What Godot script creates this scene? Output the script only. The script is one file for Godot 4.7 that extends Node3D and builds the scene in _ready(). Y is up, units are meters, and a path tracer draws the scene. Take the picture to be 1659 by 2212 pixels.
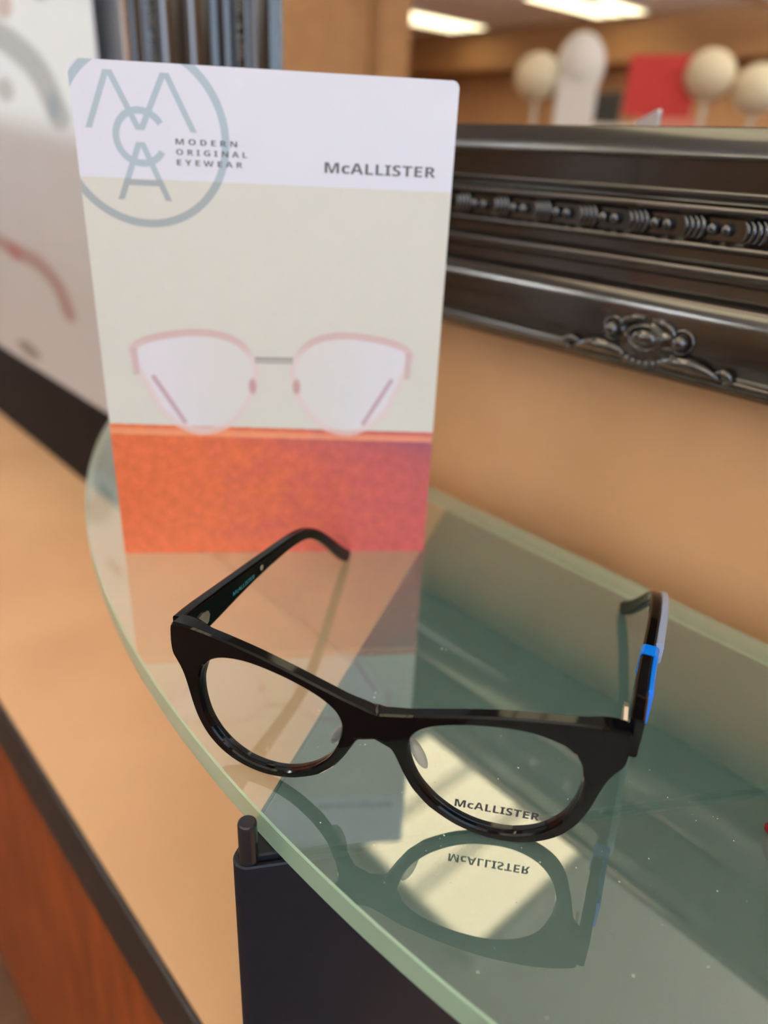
extends Node3D
# An optician's counter: spectacles and a show card on a glass shelf, carved black mirror behind.
# Metres; x runs along the mirror wall, z away from it, y up. G is the height of the top of the glass shelf.

const G := 1.1
const MM := 0.001

# ------------------------------------------------------------------ mesh builder
class Builder:
	var v := PackedVector3Array()
	var g := PackedInt32Array()
	var uv := PackedVector2Array()

	func tri(a: Vector3, b: Vector3, c: Vector3, grp: int, ua := Vector2.ZERO, ub := Vector2.ZERO, uc := Vector2.ZERO) -> void:
		if (b - a).cross(c - a).length_squared() < 1e-22:
			return
		v.append_array([a, b, c])
		g.append_array([grp, grp, grp])
		uv.append_array([ua, ub, uc])

	func quad(a: Vector3, b: Vector3, c: Vector3, d: Vector3, grp: int) -> void:
		tri(a, b, c, grp)
		tri(a, c, d, grp)

	# rows of points; crisp gives every column strip its own smoothing group
	func loft(rows: Array, wrap_rows: bool, wrap_cols: bool, crisp: bool, grp := 1) -> void:
		var n := rows.size()
		var m: int = rows[0].size()
		for i in (n if wrap_rows else n - 1):
			var p: PackedVector3Array = rows[i]
			var q: PackedVector3Array = rows[(i + 1) % n]
			for j in (m if wrap_cols else m - 1):
				var k := (j + 1) % m
				quad(p[j], p[k], q[k], q[j], grp + j if crisp else grp)

	func fan(ring: PackedVector3Array, grp: int, flip := false) -> void:
		var c := Vector3.ZERO
		for p in ring:
			c += p
		c /= ring.size()
		for i in ring.size():
			var a := ring[i]
			var b := ring[(i + 1) % ring.size()]
			if flip:
				tri(c, b, a, grp)
			else:
				tri(c, a, b, grp)

	func box(lo: Vector3, hi: Vector3, ch := 0.0) -> void:
		# a box with chamfered edges
		var base := v.size()
		var s := [lo, hi]
		var gid := 200 + base
		for ax in 3:
			var b := (ax + 1) % 3
			var c := (ax + 2) % 3
			for side in 2:
				var q := []
				for k in [[0, 0], [1, 0], [1, 1], [0, 1]]:
					var p := Vector3.ZERO
					p[ax] = s[side][ax]
					p[b] = s[k[0]][b] + (ch if k[0] == 0 else -ch)
					p[c] = s[k[1]][c] + (ch if k[1] == 0 else -ch)
					q.append(p)
				if side == 1:
					quad(q[0], q[1], q[2], q[3], gid)
				else:
					quad(q[3], q[2], q[1], q[0], gid)
				gid += 1
		if ch > 0.0:
			for ax in 3:
				var b := (ax + 1) % 3
				var c := (ax + 2) % 3
				for i in 2:
					for j in 2:
						var q := []
						for k in [[0, 0], [1, 0], [1, 1], [0, 1]]:
							var p := Vector3.ZERO
							p[ax] = lo[ax] + ch if k[0] == 0 else hi[ax] - ch
							p[b] = s[i][b] + ((0.0 if k[1] == 0 else ch) if i == 0 else (0.0 if k[1] == 0 else -ch))
							p[c] = s[j][c] + ((ch if k[1] == 0 else 0.0) if j == 0 else (-ch if k[1] == 0 else 0.0))
							q.append(p)
						if (i == j):
							quad(q[3], q[2], q[1], q[0], gid)
						else:
							quad(q[0], q[1], q[2], q[3], gid)
						gid += 1
			for i in 2:
				for j in 2:
					for k in 2:
						var o := Vector3(s[i].x, s[j].y, s[k].z)
						var e := Vector3(ch if i == 0 else -ch, ch if j == 0 else -ch, ch if k == 0 else -ch)
						var a := o + Vector3(0, e.y, e.z)
						var b := o + Vector3(e.x, 0, e.z)
						var c := o + Vector3(e.x, e.y, 0)
						if (i + j + k) % 2 == 1:
							tri(a, b, c, gid)
						else:
							tri(a, c, b, gid)
						gid += 1

	func tube(path: PackedVector3Array, radii: PackedFloat32Array, sides := 10, caps := true, grp := 1) -> void:
		var rows := []
		var up := Vector3.UP
		for i in path.size():
			var t := (path[mini(i + 1, path.size() - 1)] - path[maxi(i - 1, 0)]).normalized()
			if absf(t.dot(up)) > 0.95:
				up = Vector3.RIGHT
			var a := up.cross(t).normalized()
			var b := t.cross(a).normalized()
			up = b
			var row := PackedVector3Array()
			for k in sides:
				var an := TAU * k / sides
				row.append(path[i] + (a * cos(an) + b * sin(an)) * radii[i])
			rows.append(row)
		loft(rows, false, true, false, grp)
		if caps:
			fan(rows[0], grp + 1, true)
			fan(rows[-1], grp + 2)

	func lathe(profile: PackedVector2Array, sides: int, at := Vector3.ZERO, crisp := true, grp := 1) -> void:
		var rows := []
		for k in sides:
			var an := TAU * k / sides
			var row := PackedVector3Array()
			for p in profile:
				row.append(at + Vector3(cos(an) * p.x, p.y, sin(an) * p.x))
			rows.append(row)
		loft(rows, true, false, crisp, grp)

	func ball(at: Vector3, r: Vector3, n := 10, grp := 1) -> void:
		var rows := []
		for i in n * 2:
			var a := TAU * i / (n * 2)
			var row := PackedVector3Array()
			for j in n + 1:
				var b := PI * j / n - PI / 2
				row.append(at + Vector3(cos(a) * cos(b) * r.x, sin(b) * r.y, sin(a) * cos(b) * r.z))
			rows.append(row)
		loft(rows, true, false, false, grp)

	# turn a closed surface right side out, then make the mesh
	func done(closed := true) -> ArrayMesh:
		var vol := 0.0
		for i in range(0, v.size(), 3):
			vol += v[i].dot(v[i + 1].cross(v[i + 2]))
		var flip := closed and vol < 0.0
		var st := SurfaceTool.new()
		st.begin(Mesh.PRIMITIVE_TRIANGLES)
		for i in range(0, v.size(), 3):
			for k in ([0, 1, 2] if flip else [0, 2, 1]):
				st.set_smooth_group(g[i + k])
				st.set_uv(uv[i + k])
				st.add_vertex(v[i + k])
		st.generate_normals()
		return st.commit()

# ------------------------------------------------------------------ scene helpers
var taken := {}

func numbered(called: String) -> String:
	var n: int = taken.get(called, 0)
	taken[called] = n + 1
	return called if n == 0 else "%s_%03d" % [called, n]

func part(called: String, mesh: Mesh, m: Material, parent: Node, at := Transform3D()) -> MeshInstance3D:
	var o := MeshInstance3D.new()
	o.name = called
	o.mesh = mesh
	o.material_override = m
	o.transform = at
	parent.add_child(o, true)
	return o

func tag(o: Node, label: String, category: String, group := "") -> Node:
	o.set_meta("label", label)
	o.set_meta("category", category)
	if group:
		o.set_meta("group", group)
	return o

func thing(called: String, label: String, category: String, at := Vector3.ZERO, turn := 0.0, group := "") -> Node3D:
	var o := Node3D.new()
	o.name = numbered(called)
	add_child(o)
	o.position = at
	o.rotation.y = turn
	tag(o, label, category, group)
	return o

func struct(called: String, mesh: Mesh, m: Material, at := Transform3D()) -> MeshInstance3D:
	var o := part(called, mesh, m, self, at)
	o.set_meta("kind", "structure")
	return o

func boxed(lo: Vector3, hi: Vector3, ch := 0.0) -> ArrayMesh:
	var b := Builder.new()
	b.box(lo, hi, ch)
	return b.done()

func mat(c: Color, rough := 0.6, metal := 0.0, coat := 0.0) -> StandardMaterial3D:
	var m := StandardMaterial3D.new()
	m.albedo_color = c
	m.roughness = rough
	m.metallic = metal
	if coat > 0.0:
		m.clearcoat_enabled = true
		m.clearcoat = coat
		m.clearcoat_roughness = 0.04
	return m

func clear(c: Color, alpha: float, spec := 0.5, rough := 0.0) -> StandardMaterial3D:
	var m := mat(Color(c, alpha), rough)
	m.transparency = BaseMaterial3D.TRANSPARENCY_ALPHA
	m.metallic_specular = spec
	return m

func lin(r: float, g: float, b: float) -> Color:
	return Color(r, g, b).linear_to_srgb()

func noisy(freq: float, a: Color, b: Color, n_seed: int, size := 256, stretch := Vector3.ONE, octaves := 4) -> NoiseTexture2D:
	var f := FastNoiseLite.new()
	f.seed = n_seed
	f.frequency = freq
	f.fractal_octaves = octaves
	var t := NoiseTexture2D.new()
	t.width = size
	t.height = int(size * stretch.y)
	t.seamless = true
	t.noise = f
	var r := Gradient.new()
	r.set_color(0, a)
	r.set_color(1, b)
	t.color_ramp = r
	return t

func triplanar(m: StandardMaterial3D, t: Texture2D, scale: Vector3) -> StandardMaterial3D:
	m.albedo_texture = t
	m.uv1_triplanar = true
	m.uv1_world_triplanar = true
	m.uv1_scale = scale
	return m

func smooth_curve(pts: Array, n: int) -> PackedVector2Array:
	# Catmull-Rom through the points, n samples in each span
	var out := PackedVector2Array()
	for i in pts.size() - 1:
		var p0: Vector2 = pts[maxi(i - 1, 0)]
		var p1: Vector2 = pts[i]
		var p2: Vector2 = pts[i + 1]
		var p3: Vector2 = pts[mini(i + 2, pts.size() - 1)]
		for k in n:
			out.append(p1.cubic_interpolate(p2, p0, p3, float(k) / n))
	out.append(pts[-1])
	return out

func at_key(keys: Array, s: float) -> float:
	for i in keys.size() - 1:
		if s <= keys[i + 1][0]:
			var t: float = (s - keys[i][0]) / (keys[i + 1][0] - keys[i][0])
			var a: float = keys[maxi(i - 1, 0)][1]
			var d: float = keys[mini(i + 2, keys.size() - 1)][1]
			return cubic_interpolate(keys[i][1], keys[i + 1][1], a, d, clampf(t, 0, 1))
	return keys[-1][1]

func word(called: String, text: String, width: float, height: float, m: Material, parent: Node, at: Transform3D, bold := true) -> MeshInstance3D:
	# lettering of an exact width and capital height, its lower left corner at the origin of «at»
	var f := SystemFont.new()
	f.font_names = PackedStringArray(["Droid Sans"])
	f.font_weight = 700 if bold else 400
	var t := TextMesh.new()
	t.text = text
	t.font = f
	t.font_size = 64
	t.pixel_size = 0.01
	t.depth = 0.01
	t.curve_step = 1.0
	t.horizontal_alignment = HORIZONTAL_ALIGNMENT_LEFT
	var src := t.get_mesh_arrays()
	var box := t.get_aabb()
	var s := Vector3(width / box.size.x, height / box.size.y, 0.00004 / box.size.z)
	var vs: PackedVector3Array = src[Mesh.ARRAY_VERTEX]
	for i in vs.size():
		vs[i] = (vs[i] - box.position) * s
	src[Mesh.ARRAY_VERTEX] = vs
	var mesh := ArrayMesh.new()
	mesh.add_surface_from_arrays(Mesh.PRIMITIVE_TRIANGLES, src)
	return part(called, mesh, m, parent, at)

# ------------------------------------------------------------------ materials
var M := {}

func materials() -> void:
	M.wall = triplanar(mat(Color.WHITE, 0.7), noisy(0.012, lin(0.47, 0.255, 0.115), lin(0.56, 0.315, 0.15), 3), Vector3(2, 2, 2))
	M.counter = triplanar(mat(Color.WHITE, 0.5), noisy(0.01, lin(0.57, 0.345, 0.185), lin(0.665, 0.415, 0.235), 5), Vector3(1.5, 1.5, 1.5))
	M.ceiling = mat(lin(0.8, 0.77, 0.73), 0.9)
	M.soffit = mat(lin(0.36, 0.19, 0.08), 0.7)
	M.black_edge = mat(lin(0.012, 0.01, 0.009), 0.45)
	M.ledge = mat(lin(0.007, 0.0055, 0.0045), 0.6)
	M.ledge.metallic_specular = 0.2
	M.cherry = triplanar(mat(Color.WHITE, 0.45), noisy(0.02, lin(0.14, 0.023, 0.001), lin(0.34, 0.066, 0.004), 8, 256), Vector3(6, 0.9, 6))
	M.floor = triplanar(mat(Color.WHITE, 0.5), noisy(0.02, lin(0.10, 0.04, 0.015), lin(0.19, 0.08, 0.03), 9, 256), Vector3(0.6, 0.6, 0.6))
	M.acetate = mat(lin(0.002, 0.002, 0.0024), 0.06)
	M.acetate.metallic_specular = 0.3
	M.frame_black = mat(lin(0.009, 0.0075, 0.0065), 0.17, 0.0, 0.3)
	M.frame_black.metallic_specular = 0.62
	M.frame_black.clearcoat_roughness = 0.1
	M.carved = mat(lin(0.012, 0.011, 0.010), 0.12, 0.0, 1.0)
	M.carved.metallic_specular = 0.55
	M.mirror = mat(lin(0.88, 0.88, 0.86), 0.0, 1.0)
	M.powder = mat(lin(0.0045, 0.007, 0.013), 0.52)
	M.powder.metallic_specular = 0.42
	M.powder.heightmap_enabled = false
	var bump := noisy(0.35, Color.BLACK, Color.WHITE, 12, 256)
	bump.as_normal_map = true
	bump.bump_strength = 2.0
	M.powder.normal_enabled = true
	M.powder.normal_texture = bump
	M.powder.normal_scale = 0.35
	M.powder.uv1_triplanar = true
	M.powder.uv1_scale = Vector3(40, 40, 40)
	M.peg = mat(lin(0.02, 0.019, 0.022), 0.22, 0.3)
	M.pane = clear(lin(0.46, 0.90, 0.80), 0.032)
	M.pane_under = clear(lin(0.14, 0.36, 0.25), 0.06, 0.06)
	M.edge = clear(lin(0.34, 0.50, 0.36), 0.72, 0.5, 0.3)
	M.lens = clear(lin(0.6, 0.65, 0.62), 0.015, 0.3)
	M.pad = clear(lin(0.2, 0.21, 0.22), 0.45, 0.4, 0.12)
	M.silver = mat(lin(0.72, 0.66, 0.58), 0.36, 1.0)
	M.blue = clear(lin(0.0, 0.22, 0.98), 0.85, 0.5, 0.1)
	M.sleeve = clear(lin(0.33, 0.42, 0.62), 0.75, 0.5, 0.15)
	M.teal = mat(lin(0.05, 0.32, 0.34), 0.4)
	M.ink = mat(lin(0.03, 0.03, 0.035), 0.6)
	M.grey_ink = mat(lin(0.13, 0.128, 0.13), 0.7)
	M.pale_ink = mat(lin(0.26, 0.26, 0.27), 0.7)
	M.paper = mat(lin(0.68, 0.69, 0.76), 0.6)
	M.dust = mat(lin(0.6, 0.6, 0.55), 0.8)
	M.white = mat(lin(0.75, 0.75, 0.75), 0.6)
	M.cream = mat(lin(0.75, 0.68, 0.5), 0.6)
	M.red = mat(lin(0.62, 0.04, 0.04), 0.5)
	M.pink = mat(lin(0.7, 0.25, 0.18), 0.6)
	M.dark = mat(lin(0.03, 0.028, 0.022), 0.5)
	M.red_acetate = mat(lin(0.16, 0.004, 0.008), 0.08, 0.0, 0.5)
	M.lamp = mat(lin(0.9, 0.82, 0.6), 0.5)
	M.lamp.emission_enabled = true
	M.lamp.emission = lin(1.0, 0.86, 0.58)
	M.lamp.emission_energy_multiplier = 1.0
	M.unseen_panel_glow = mat(lin(0.6, 0.68, 0.8), 0.4)  # glow of the unseen panel left of the mirrors
	M.unseen_panel_glow.emission_enabled = true
	M.unseen_panel_glow.emission = lin(0.6, 0.75, 1.0)
	M.unseen_panel_glow.emission_energy_multiplier = 0.4
	M.baffle = clear(lin(0.3, 0.27, 0.2), 0.26, 0.1, 0.3)
	M.white_metal = mat(lin(0.6, 0.57, 0.5), 0.5)

# ------------------------------------------------------------------ camera and light
const DAY := Color(0.80, 0.90, 1.0)
const ADDED_UPLIGHTS := [Vector3(0.95, 1.8, 1.0), Vector3(1.75, 1.8, 1.9), Vector3(-0.3, 1.8, 2.75), Vector3(1.1, 1.8, 3.0), Vector3(-3.6, 2.35, 4.6), Vector3(-5.0, 2.35, 3.4), Vector3(-2.6, 2.35, 5.3)]  # added lamps aimed up at the ceiling as general fill
const UNSEEN_LAMP := Vector3(-0.48, 2.6, 0.30)  # out of view above the mirrors, placed for highlights on their frames
const FILL_WARM := Color(1.0, 0.975, 0.93)
const WARM := Color(1.0, 0.94, 0.77)

func view_and_light() -> void:
	var cam := Camera3D.new()
	cam.name = "camera"
	add_child(cam)
	cam.transform = Transform3D(Basis(Vector3(0.66342, 0.045083, -0.746888), Vector3(-0.351364, 0.900055, -0.257769), Vector3(0.660619, 0.433439, 0.612955)).orthonormalized(), Vector3(0.2909, G + 0.184, 0.3212))
	var lens := CameraAttributesPhysical.new()
	lens.frustum_focal_length = 12.0 * 1620.0 / 1106.0
	lens.frustum_near = 0.02
	lens.frustum_far = 60.0
	lens.frustum_focus_distance = 0.236
	lens.exposure_aperture = 3.9
	cam.attributes = lens
	cam.keep_aspect = Camera3D.KEEP_HEIGHT
	cam.current = true
	var e := Environment.new()
	e.background_mode = Environment.BG_SKY
	var sky := ProceduralSkyMaterial.new()
	sky.sky_top_color = Color(0.72, 0.84, 1.0)
	sky.sky_horizon_color = Color(0.86, 0.92, 1.0)
	sky.ground_bottom_color = Color(0.42, 0.42, 0.42)
	sky.ground_horizon_color = Color(0.6, 0.62, 0.64)
	sky.sky_energy_multiplier = 1.2
	sky.ground_energy_multiplier = 0.5
	e.sky = Sky.new()
	e.sky.sky_material = sky
	e.tonemap_mode = Environment.TONE_MAPPER_LINEAR
	e.tonemap_exposure = 1.85
	e.sdfgi_enabled = true
	e.ssao_enabled = true
	e.ssil_enabled = true
	var w := WorldEnvironment.new()
	w.name = "world"
	w.environment = e
	add_child(w)
	# sources out of view: panel left of the mirrors, lamp above them, right-hand window
	area("unseen_blue_light", Vector3(-2.965, 1.66, 0.62), Vector3(1, 0, 0), Vector2(0.96, 1.26), DAY, 0.3)  # unseen panel, placed to throw blue light on the mirror frames
	area("unseen_highlight_lamp", UNSEEN_LAMP + Vector3(0, -0.062, 0), Vector3.DOWN, Vector2(0.86, 0.07), Color(1.0, 0.84, 0.70), 3.0)  # unseen lamp, placed for warm highlights on the mirror rails
	area("unseen_window_daylight", Vector3(2.17, 1.75, 2.0), Vector3(-1, 0, 0), Vector2(3.2, 1.6), DAY, 0.36)  # window out of view, placed to light the card from the right
	var n := 0
	for ix in 4:
		for iz in 3:
			var at := Vector3(-0.648 - 2.0 * ix, 2.6, 1.217 + 2.63 * iz)
			area("ceiling_lamp", at - Vector3(0, 0.035, 0), Vector3.DOWN, Vector2(0.56, 1.17), WARM, 0.5)
			n += 1
	for u in ADDED_UPLIGHTS:
		area("added_ceiling_fill", u + Vector3(0, 0.012, 0), Vector3.UP, Vector2(0.11, 1.18), FILL_WARM if u.x > -2.0 else Color(0.93, 0.965, 1.0), 10.2 if u.x > -2.0 else 60.0)  # added fill, bounced off the ceiling

func area(called: String, at: Vector3, towards: Vector3, size: Vector2, c: Color, energy: float) -> void:
	var l := AreaLight3D.new()
	l.name = called
	l.area_size = size
	l.area_normalize_energy = false
	l.light_color = c
	l.light_energy = energy
	l.area_range = 20.0
	l.area_attenuation = 2.0
	l.shadow_enabled = true
	add_child(l, true)
	var up := Vector3.BACK if absf(towards.y) > 0.9 else Vector3.UP
	l.transform = Transform3D(Basis.looking_at(towards, up), at)

# ------------------------------------------------------------------ room
func room() -> void:
	struct("floor", boxed(Vector3(-8.6, -0.1, -0.2), Vector3(2.5, 0, 8.0)), M.floor)
	struct("ceiling", boxed(Vector3(-8.6, 2.6, -0.2), Vector3(2.5, 2.75, 8.0)), M.ceiling)
	struct("wall_back", boxed(Vector3(-8.6, 0, -0.2), Vector3(2.5, 2.6, -0.02)), M.wall)
	struct("wall_left", boxed(Vector3(-8.6, 0, -0.02), Vector3(-8.4, 2.6, 7.8)), M.wall)
	struct("wall_front", boxed(Vector3(-8.6, 0, 7.8), Vector3(2.5, 2.6, 8.0)), M.wall)
	# right-hand wall, out of view, its window opening placed to light the card
	var b := Builder.new()
	b.box(Vector3(2.25, 0, -0.02), Vector3(2.5, 0.9, 7.8))
	b.box(Vector3(2.25, 2.58, -0.02), Vector3(2.5, 2.6, 7.8))
	b.box(Vector3(2.25, 0.9, -0.02), Vector3(2.5, 2.58, 0.35))
	b.box(Vector3(2.25, 0.9, 3.65), Vector3(2.5, 2.58, 7.8))
	struct("wall_right", b.done(), M.wall)
	b = Builder.new()
	for z in [0.35, 1.43, 2.51, 3.59]:
		b.box(Vector3(2.3, 0.96, z), Vector3(2.36, 2.52, z + 0.06), 0.004)
	b.box(Vector3(2.29, 0.9, 0.35), Vector3(2.37, 0.96, 3.65), 0.004)
	b.box(Vector3(2.29, 2.52, 0.35), Vector3(2.37, 2.58, 3.65), 0.004)
	var win := struct("unseen_window_1", b.done(), M.white_metal)
	for z in [0.41, 1.49, 2.57]:
		part("pane", boxed(Vector3(2.325, 0.95, z - 0.005), Vector3(2.331, 2.53, z + 1.025)), clear(Color.WHITE, 0.02), win)
	# the header that runs round the shop under its ceiling, and the wall end beside the mirror
	struct("trim_1", boxed(Vector3(-8.4, 2.2, 7.3), Vector3(2.25, 2.6, 7.8), 0.004), M.soffit)
	var col := struct("wall_partition", boxed(Vector3(-3.15, 0, -0.02), Vector3(-3.0, 2.6, 2.75), 0.004), M.wall)
	part("seam_strip", boxed(Vector3(-3.0, 0, 2.47), Vector3(-2.985, 2.6, 2.53), 0.003), M.soffit, col)
	var lit := thing("unseen_light_panel", "unseen pale blue light panel left of the mirrors, placed to tint their frames blue", "light panel", Vector3(-3.0, 1.66, 0.62))
	part("frame", boxed(Vector3(0, -0.66, -0.51), Vector3(0.022, 0.66, 0.51), 0.003), M.white_metal, lit)
	part("glow_face", boxed(Vector3(0.021, -0.64, -0.49), Vector3(0.028, 0.64, 0.49), 0.002), M.unseen_panel_glow, lit)  # glowing face of the unseen panel, there to tint the frames
	# ceiling lamps
	for ix in 4:
		for iz in 3:
			ceiling_lamp(Vector3(-0.648 - 2.0 * ix, 2.6, 1.217 + 2.63 * iz), ix, iz)
	var ww := thing("unseen_ceiling_lamp", "unseen warm linear lamp above the mirrors, placed for highlights on their frames", "ceiling light", UNSEEN_LAMP)
	part("housing", boxed(Vector3(-0.46, -0.055, -0.05), Vector3(0.46, 0, 0.05), 0.004), M.white_metal, ww)  # body of the unseen lamp that lights the mirror rails
	part("diffuser", boxed(Vector3(-0.44, -0.06, -0.038), Vector3(0.44, -0.054, 0.038), 0.001), M.lamp, ww)
	var spots := ["above the right end of the glass shelf", "towards the window side of the shop", "right behind the customer", "by the unseen window", "over the middle of the shop", "near the left partition wall", "towards the back of the shop"]
	for i in ADDED_UPLIGHTS.size():
		added_uplighter(ADDED_UPLIGHTS[i], spots[i])

func ceiling_lamp(at: Vector3, ix: int, iz: int) -> void:
	var where := "nearest the mirror" if iz == 0 else ("in the middle of the shop" if iz == 1 else "at the far end of the shop")
	var t := thing("ceiling_light", "warm fluorescent ceiling panel %s, row %s" % [where, ["over the glass shelf", "beyond it", "farther left", "by the left wall"][ix]], "ceiling light", at, 0.0, "fluorescent ceiling panels")
	var b := Builder.new()
	for q in [[-0.305, 0.61, -0.285, 0.0], [0.285, 0.61, 0.305, 0.0]]:
		b.box(Vector3(q[0], -0.03, -0.61), Vector3(q[2], 0, 0.61), 0.002)
	for z in [-0.61, 0.59]:
		b.box(Vector3(-0.285, -0.03, z), Vector3(0.285, 0, z + 0.02), 0.002)
	part("frame", b.done(), M.white_metal, t)
	part("diffuser", boxed(Vector3(-0.285, -0.02, -0.59), Vector3(0.285, -0.005, 0.59)), M.lamp, t)
	b = Builder.new()
	for x in [-0.1, 0.1]:
		b.box(Vector3(x - 0.02, -0.05, -0.59), Vector3(x + 0.02, -0.036, 0.59), 0.003)
	part("baffle", b.done(), M.baffle, t)

# ------------------------------------------------------------------ counter
func added_uplighter(at: Vector3, where: String) -> void:  # added lamp that brightens the ceiling as fill
	var t := thing("added_uplighter", "added white trough lamp for fill " + where, "pendant light", at, 0.0, "added fill lights")
	var b := Builder.new()
	b.box(Vector3(-0.07, -0.03, -0.62), Vector3(0.07, 0.0, 0.62), 0.004)
	part("trough", b.done(), M.white_metal, t)
	part("glow_cover", boxed(Vector3(-0.055, 0.0, -0.59), Vector3(0.055, 0.008, 0.59), 0.002), M.lamp, t)
	for z in [-0.605, 0.605]:
		b = Builder.new()
		b.tube(PackedVector3Array([Vector3(0, 0, z), Vector3(0, 2.6 - at.y, z)]), PackedFloat32Array([0.003, 0.003]), 6)
		part("hanger", b.done(), M.white_metal, t)

func counter() -> void:
	var y := G - 0.21
	var t := thing("counter", "tan laminate counter with black edge band and reddish wood front below the shelf", "counter")
	part("top", boxed(Vector3(-2.6, y - 0.035, -0.019), Vector3(2.2, y, 0.2255), 0.001), M.counter, t)
	var b := Builder.new()
	b.box(Vector3(-2.6, y - 0.062, 0.2256), Vector3(2.2, y + 0.0005, 0.2285), 0.0012)
	part("edge_band", b.done(), M.black_edge, t)
	part("front_panel", boxed(Vector3(-2.6, 0.1, 0.19), Vector3(2.2, y - 0.036, 0.226), 0.001), M.cherry, t)
	part("plinth", boxed(Vector3(-2.6, 0.0, -0.019), Vector3(2.2, 0.1, 0.15), 0.001), M.black_edge, t)

# ------------------------------------------------------------------ mirror
const MX := 0.121   # its middle
const MHW := 0.3025
const MLOW := 0.1985
const MTALL := 1.15

func mirror() -> void:
	var t := thing("wall_mirror", "wall mirror in carved black frame, ornament on its lower rail, right of the card", "mirror", Vector3(MX, G + MLOW, 0), 0.0, "twin carved black mirrors")
	# rails: the section runs from the inner lip outwards (across, proud), millimetres
	var raw := [[0, -17], [0, 3.4], [0.8, 4.2], [9.8, 5.6], [10.6, 6.0], [11.4, 5.6], [12.2, 3.6], [22.8, 2.6], [23.4, 3.4], [24.2, 3.6], [25.2, 2.8], [26.2, 0.2], [27.6, 0.8], [28.8, 3.0], [30, 3.8], [31.2, 3.0], [32.4, 0.8], [33.2, -0.4], [41.6, -0.4], [42.8, 0.6], [43.8, 2.0], [44.8, 2.2], [45.6, 1.2], [46.4, -1.6], [50.2, -1.6], [51.2, 1.2], [52.4, 4.2], [53.6, 5.0], [54.8, 4.4], [55.6, 3.6], [56.6, 4.2], [57.6, 2.6], [58.6, -0.4], [63.2, 0.0], [64.2, 3.4], [65.4, 6.0], [67, 7.6], [69, 8.6], [72, 9.4], [77, 9.8], [84, 9.8], [90, 9.2], [92.4, 8.6], [94, 9.4], [95.4, 9.0], [96.2, 8.0], [99, 6.6], [101.5, 4.0], [101.5, -17]]
	var prof := PackedVector2Array()
	for r in raw:
		prof.append(Vector2(r[0], r[1]) * MM)
	var lo := Vector2(-MHW, 0)
	var hi := Vector2(MHW, MTALL)
	for side in 4:
		var rows := []
		for e in 2:
			var row := PackedVector3Array()
			for p in prof:
				var a := lo - Vector2(p.x, p.x)
				var c := hi + Vector2(p.x, p.x)
				var q: Vector2 = [[a, Vector2(c.x, a.y)], [Vector2(c.x, a.y), c], [c, Vector2(a.x, c.y)], [Vector2(a.x, c.y), a]][side][e]
				row.append(Vector3(q.x, q.y, p.y))
			rows.append(row)
		var b := Builder.new()
		# smooth rounded runs, crisp fillets
		var breaks := {1: 1, 3: 1, 6: 1, 7: 1, 11: 1, 12: 1, 16: 1, 17: 1, 18: 1, 19: 1, 23: 1, 24: 1, 25: 1, 32: 1, 33: 1, 42: 1, 46: 1, 47: 1}
		var grp := 1
		for j in prof.size() - 1:
			if breaks.has(j):
				grp += 1
			b.quad(rows[0][j], rows[0][j + 1], rows[1][j + 1], rows[1][j], grp)
		b.quad(rows[0][-1], rows[0][0], rows[1][0], rows[1][-1], grp + 1)
		b.fan(rows[0], grp + 2)
		b.fan(rows[1], grp + 3, true)
		part("rail", b.done(), M.frame_black, t)
	part("mirror_glass", boxed(Vector3(-MHW - 0.001, -0.001, -0.0060), Vector3(MHW + 0.001, MTALL + 0.001, -0.0015)), M.mirror, t)
	# running ornament in the channel: a pair of beads, then a curled leaf
	var bead := Builder.new()
	bead.ball(Vector3.ZERO, Vector3(2.3, 2.7, 2.4) * MM, 8)
	var bead_mesh := bead.done()
	var leaf := Builder.new()
	for k in 4:
		var path := PackedVector3Array()
		var rad := PackedFloat32Array()
		for i in 11:
			var a := -1.25 + 2.5 * i / 10.0
			var r := (3.4 + 0.25 * k) * MM
			path.append(Vector3((-5.4 + 2.3 * k) * MM + r * 0.8 * cos(a), r * 1.1 * sin(a), (0.6 + 1.0 * cos(a)) * MM))
			rad.append((0.45 + 0.65 * cos(a)) * MM)
		leaf.tube(path, rad, 6, true, 1 + 10 * k)
	leaf.ball(Vector3(6.8, -1.0, 0.2) * MM, Vector3(1.8, 1.3, 1.0) * MM, 6, 90)
	var leaf_mesh := leaf.done()
	var mid := 0.0372
	var n := 0
	var x := -MHW - 0.020
	while x < MHW + 0.02:
		for dx in [-0.0032, 0.0029]:
			part("bead", bead_mesh, M.carved, t, Transform3D(Basis(), Vector3(x + dx, -mid, 0.0012)))
		part("leaf", leaf_mesh, M.carved, t, Transform3D(Basis(), Vector3(x + 0.0146, -mid, 0.0)))
		x += 0.0262
	var yy := 0.0
	while yy < 0.42:
		var up := Basis(Vector3.BACK, PI / 2)
		for sx in [-1.0, 1.0]:
			for dy in [-0.0032, 0.0029]:
				part("bead", bead_mesh, M.carved, t, Transform3D(up, Vector3((MHW + mid) * sx, yy + dy, 0.0012)))
			part("leaf", leaf_mesh, M.carved, t, Transform3D(up, Vector3((MHW + mid) * sx, yy + 0.0146, 0.0)))
		yy += 0.0262
	var twin := t.duplicate() as Node3D
	twin.name = numbered("wall_mirror")
	add_child(twin)
	twin.position.x = MX - 2.0 * (MHW + 0.1017)
	tag(twin, "second wall mirror in carved black frame, largely hidden by the white poster board", "mirror", "twin carved black mirrors")
	cartouche(t)

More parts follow.
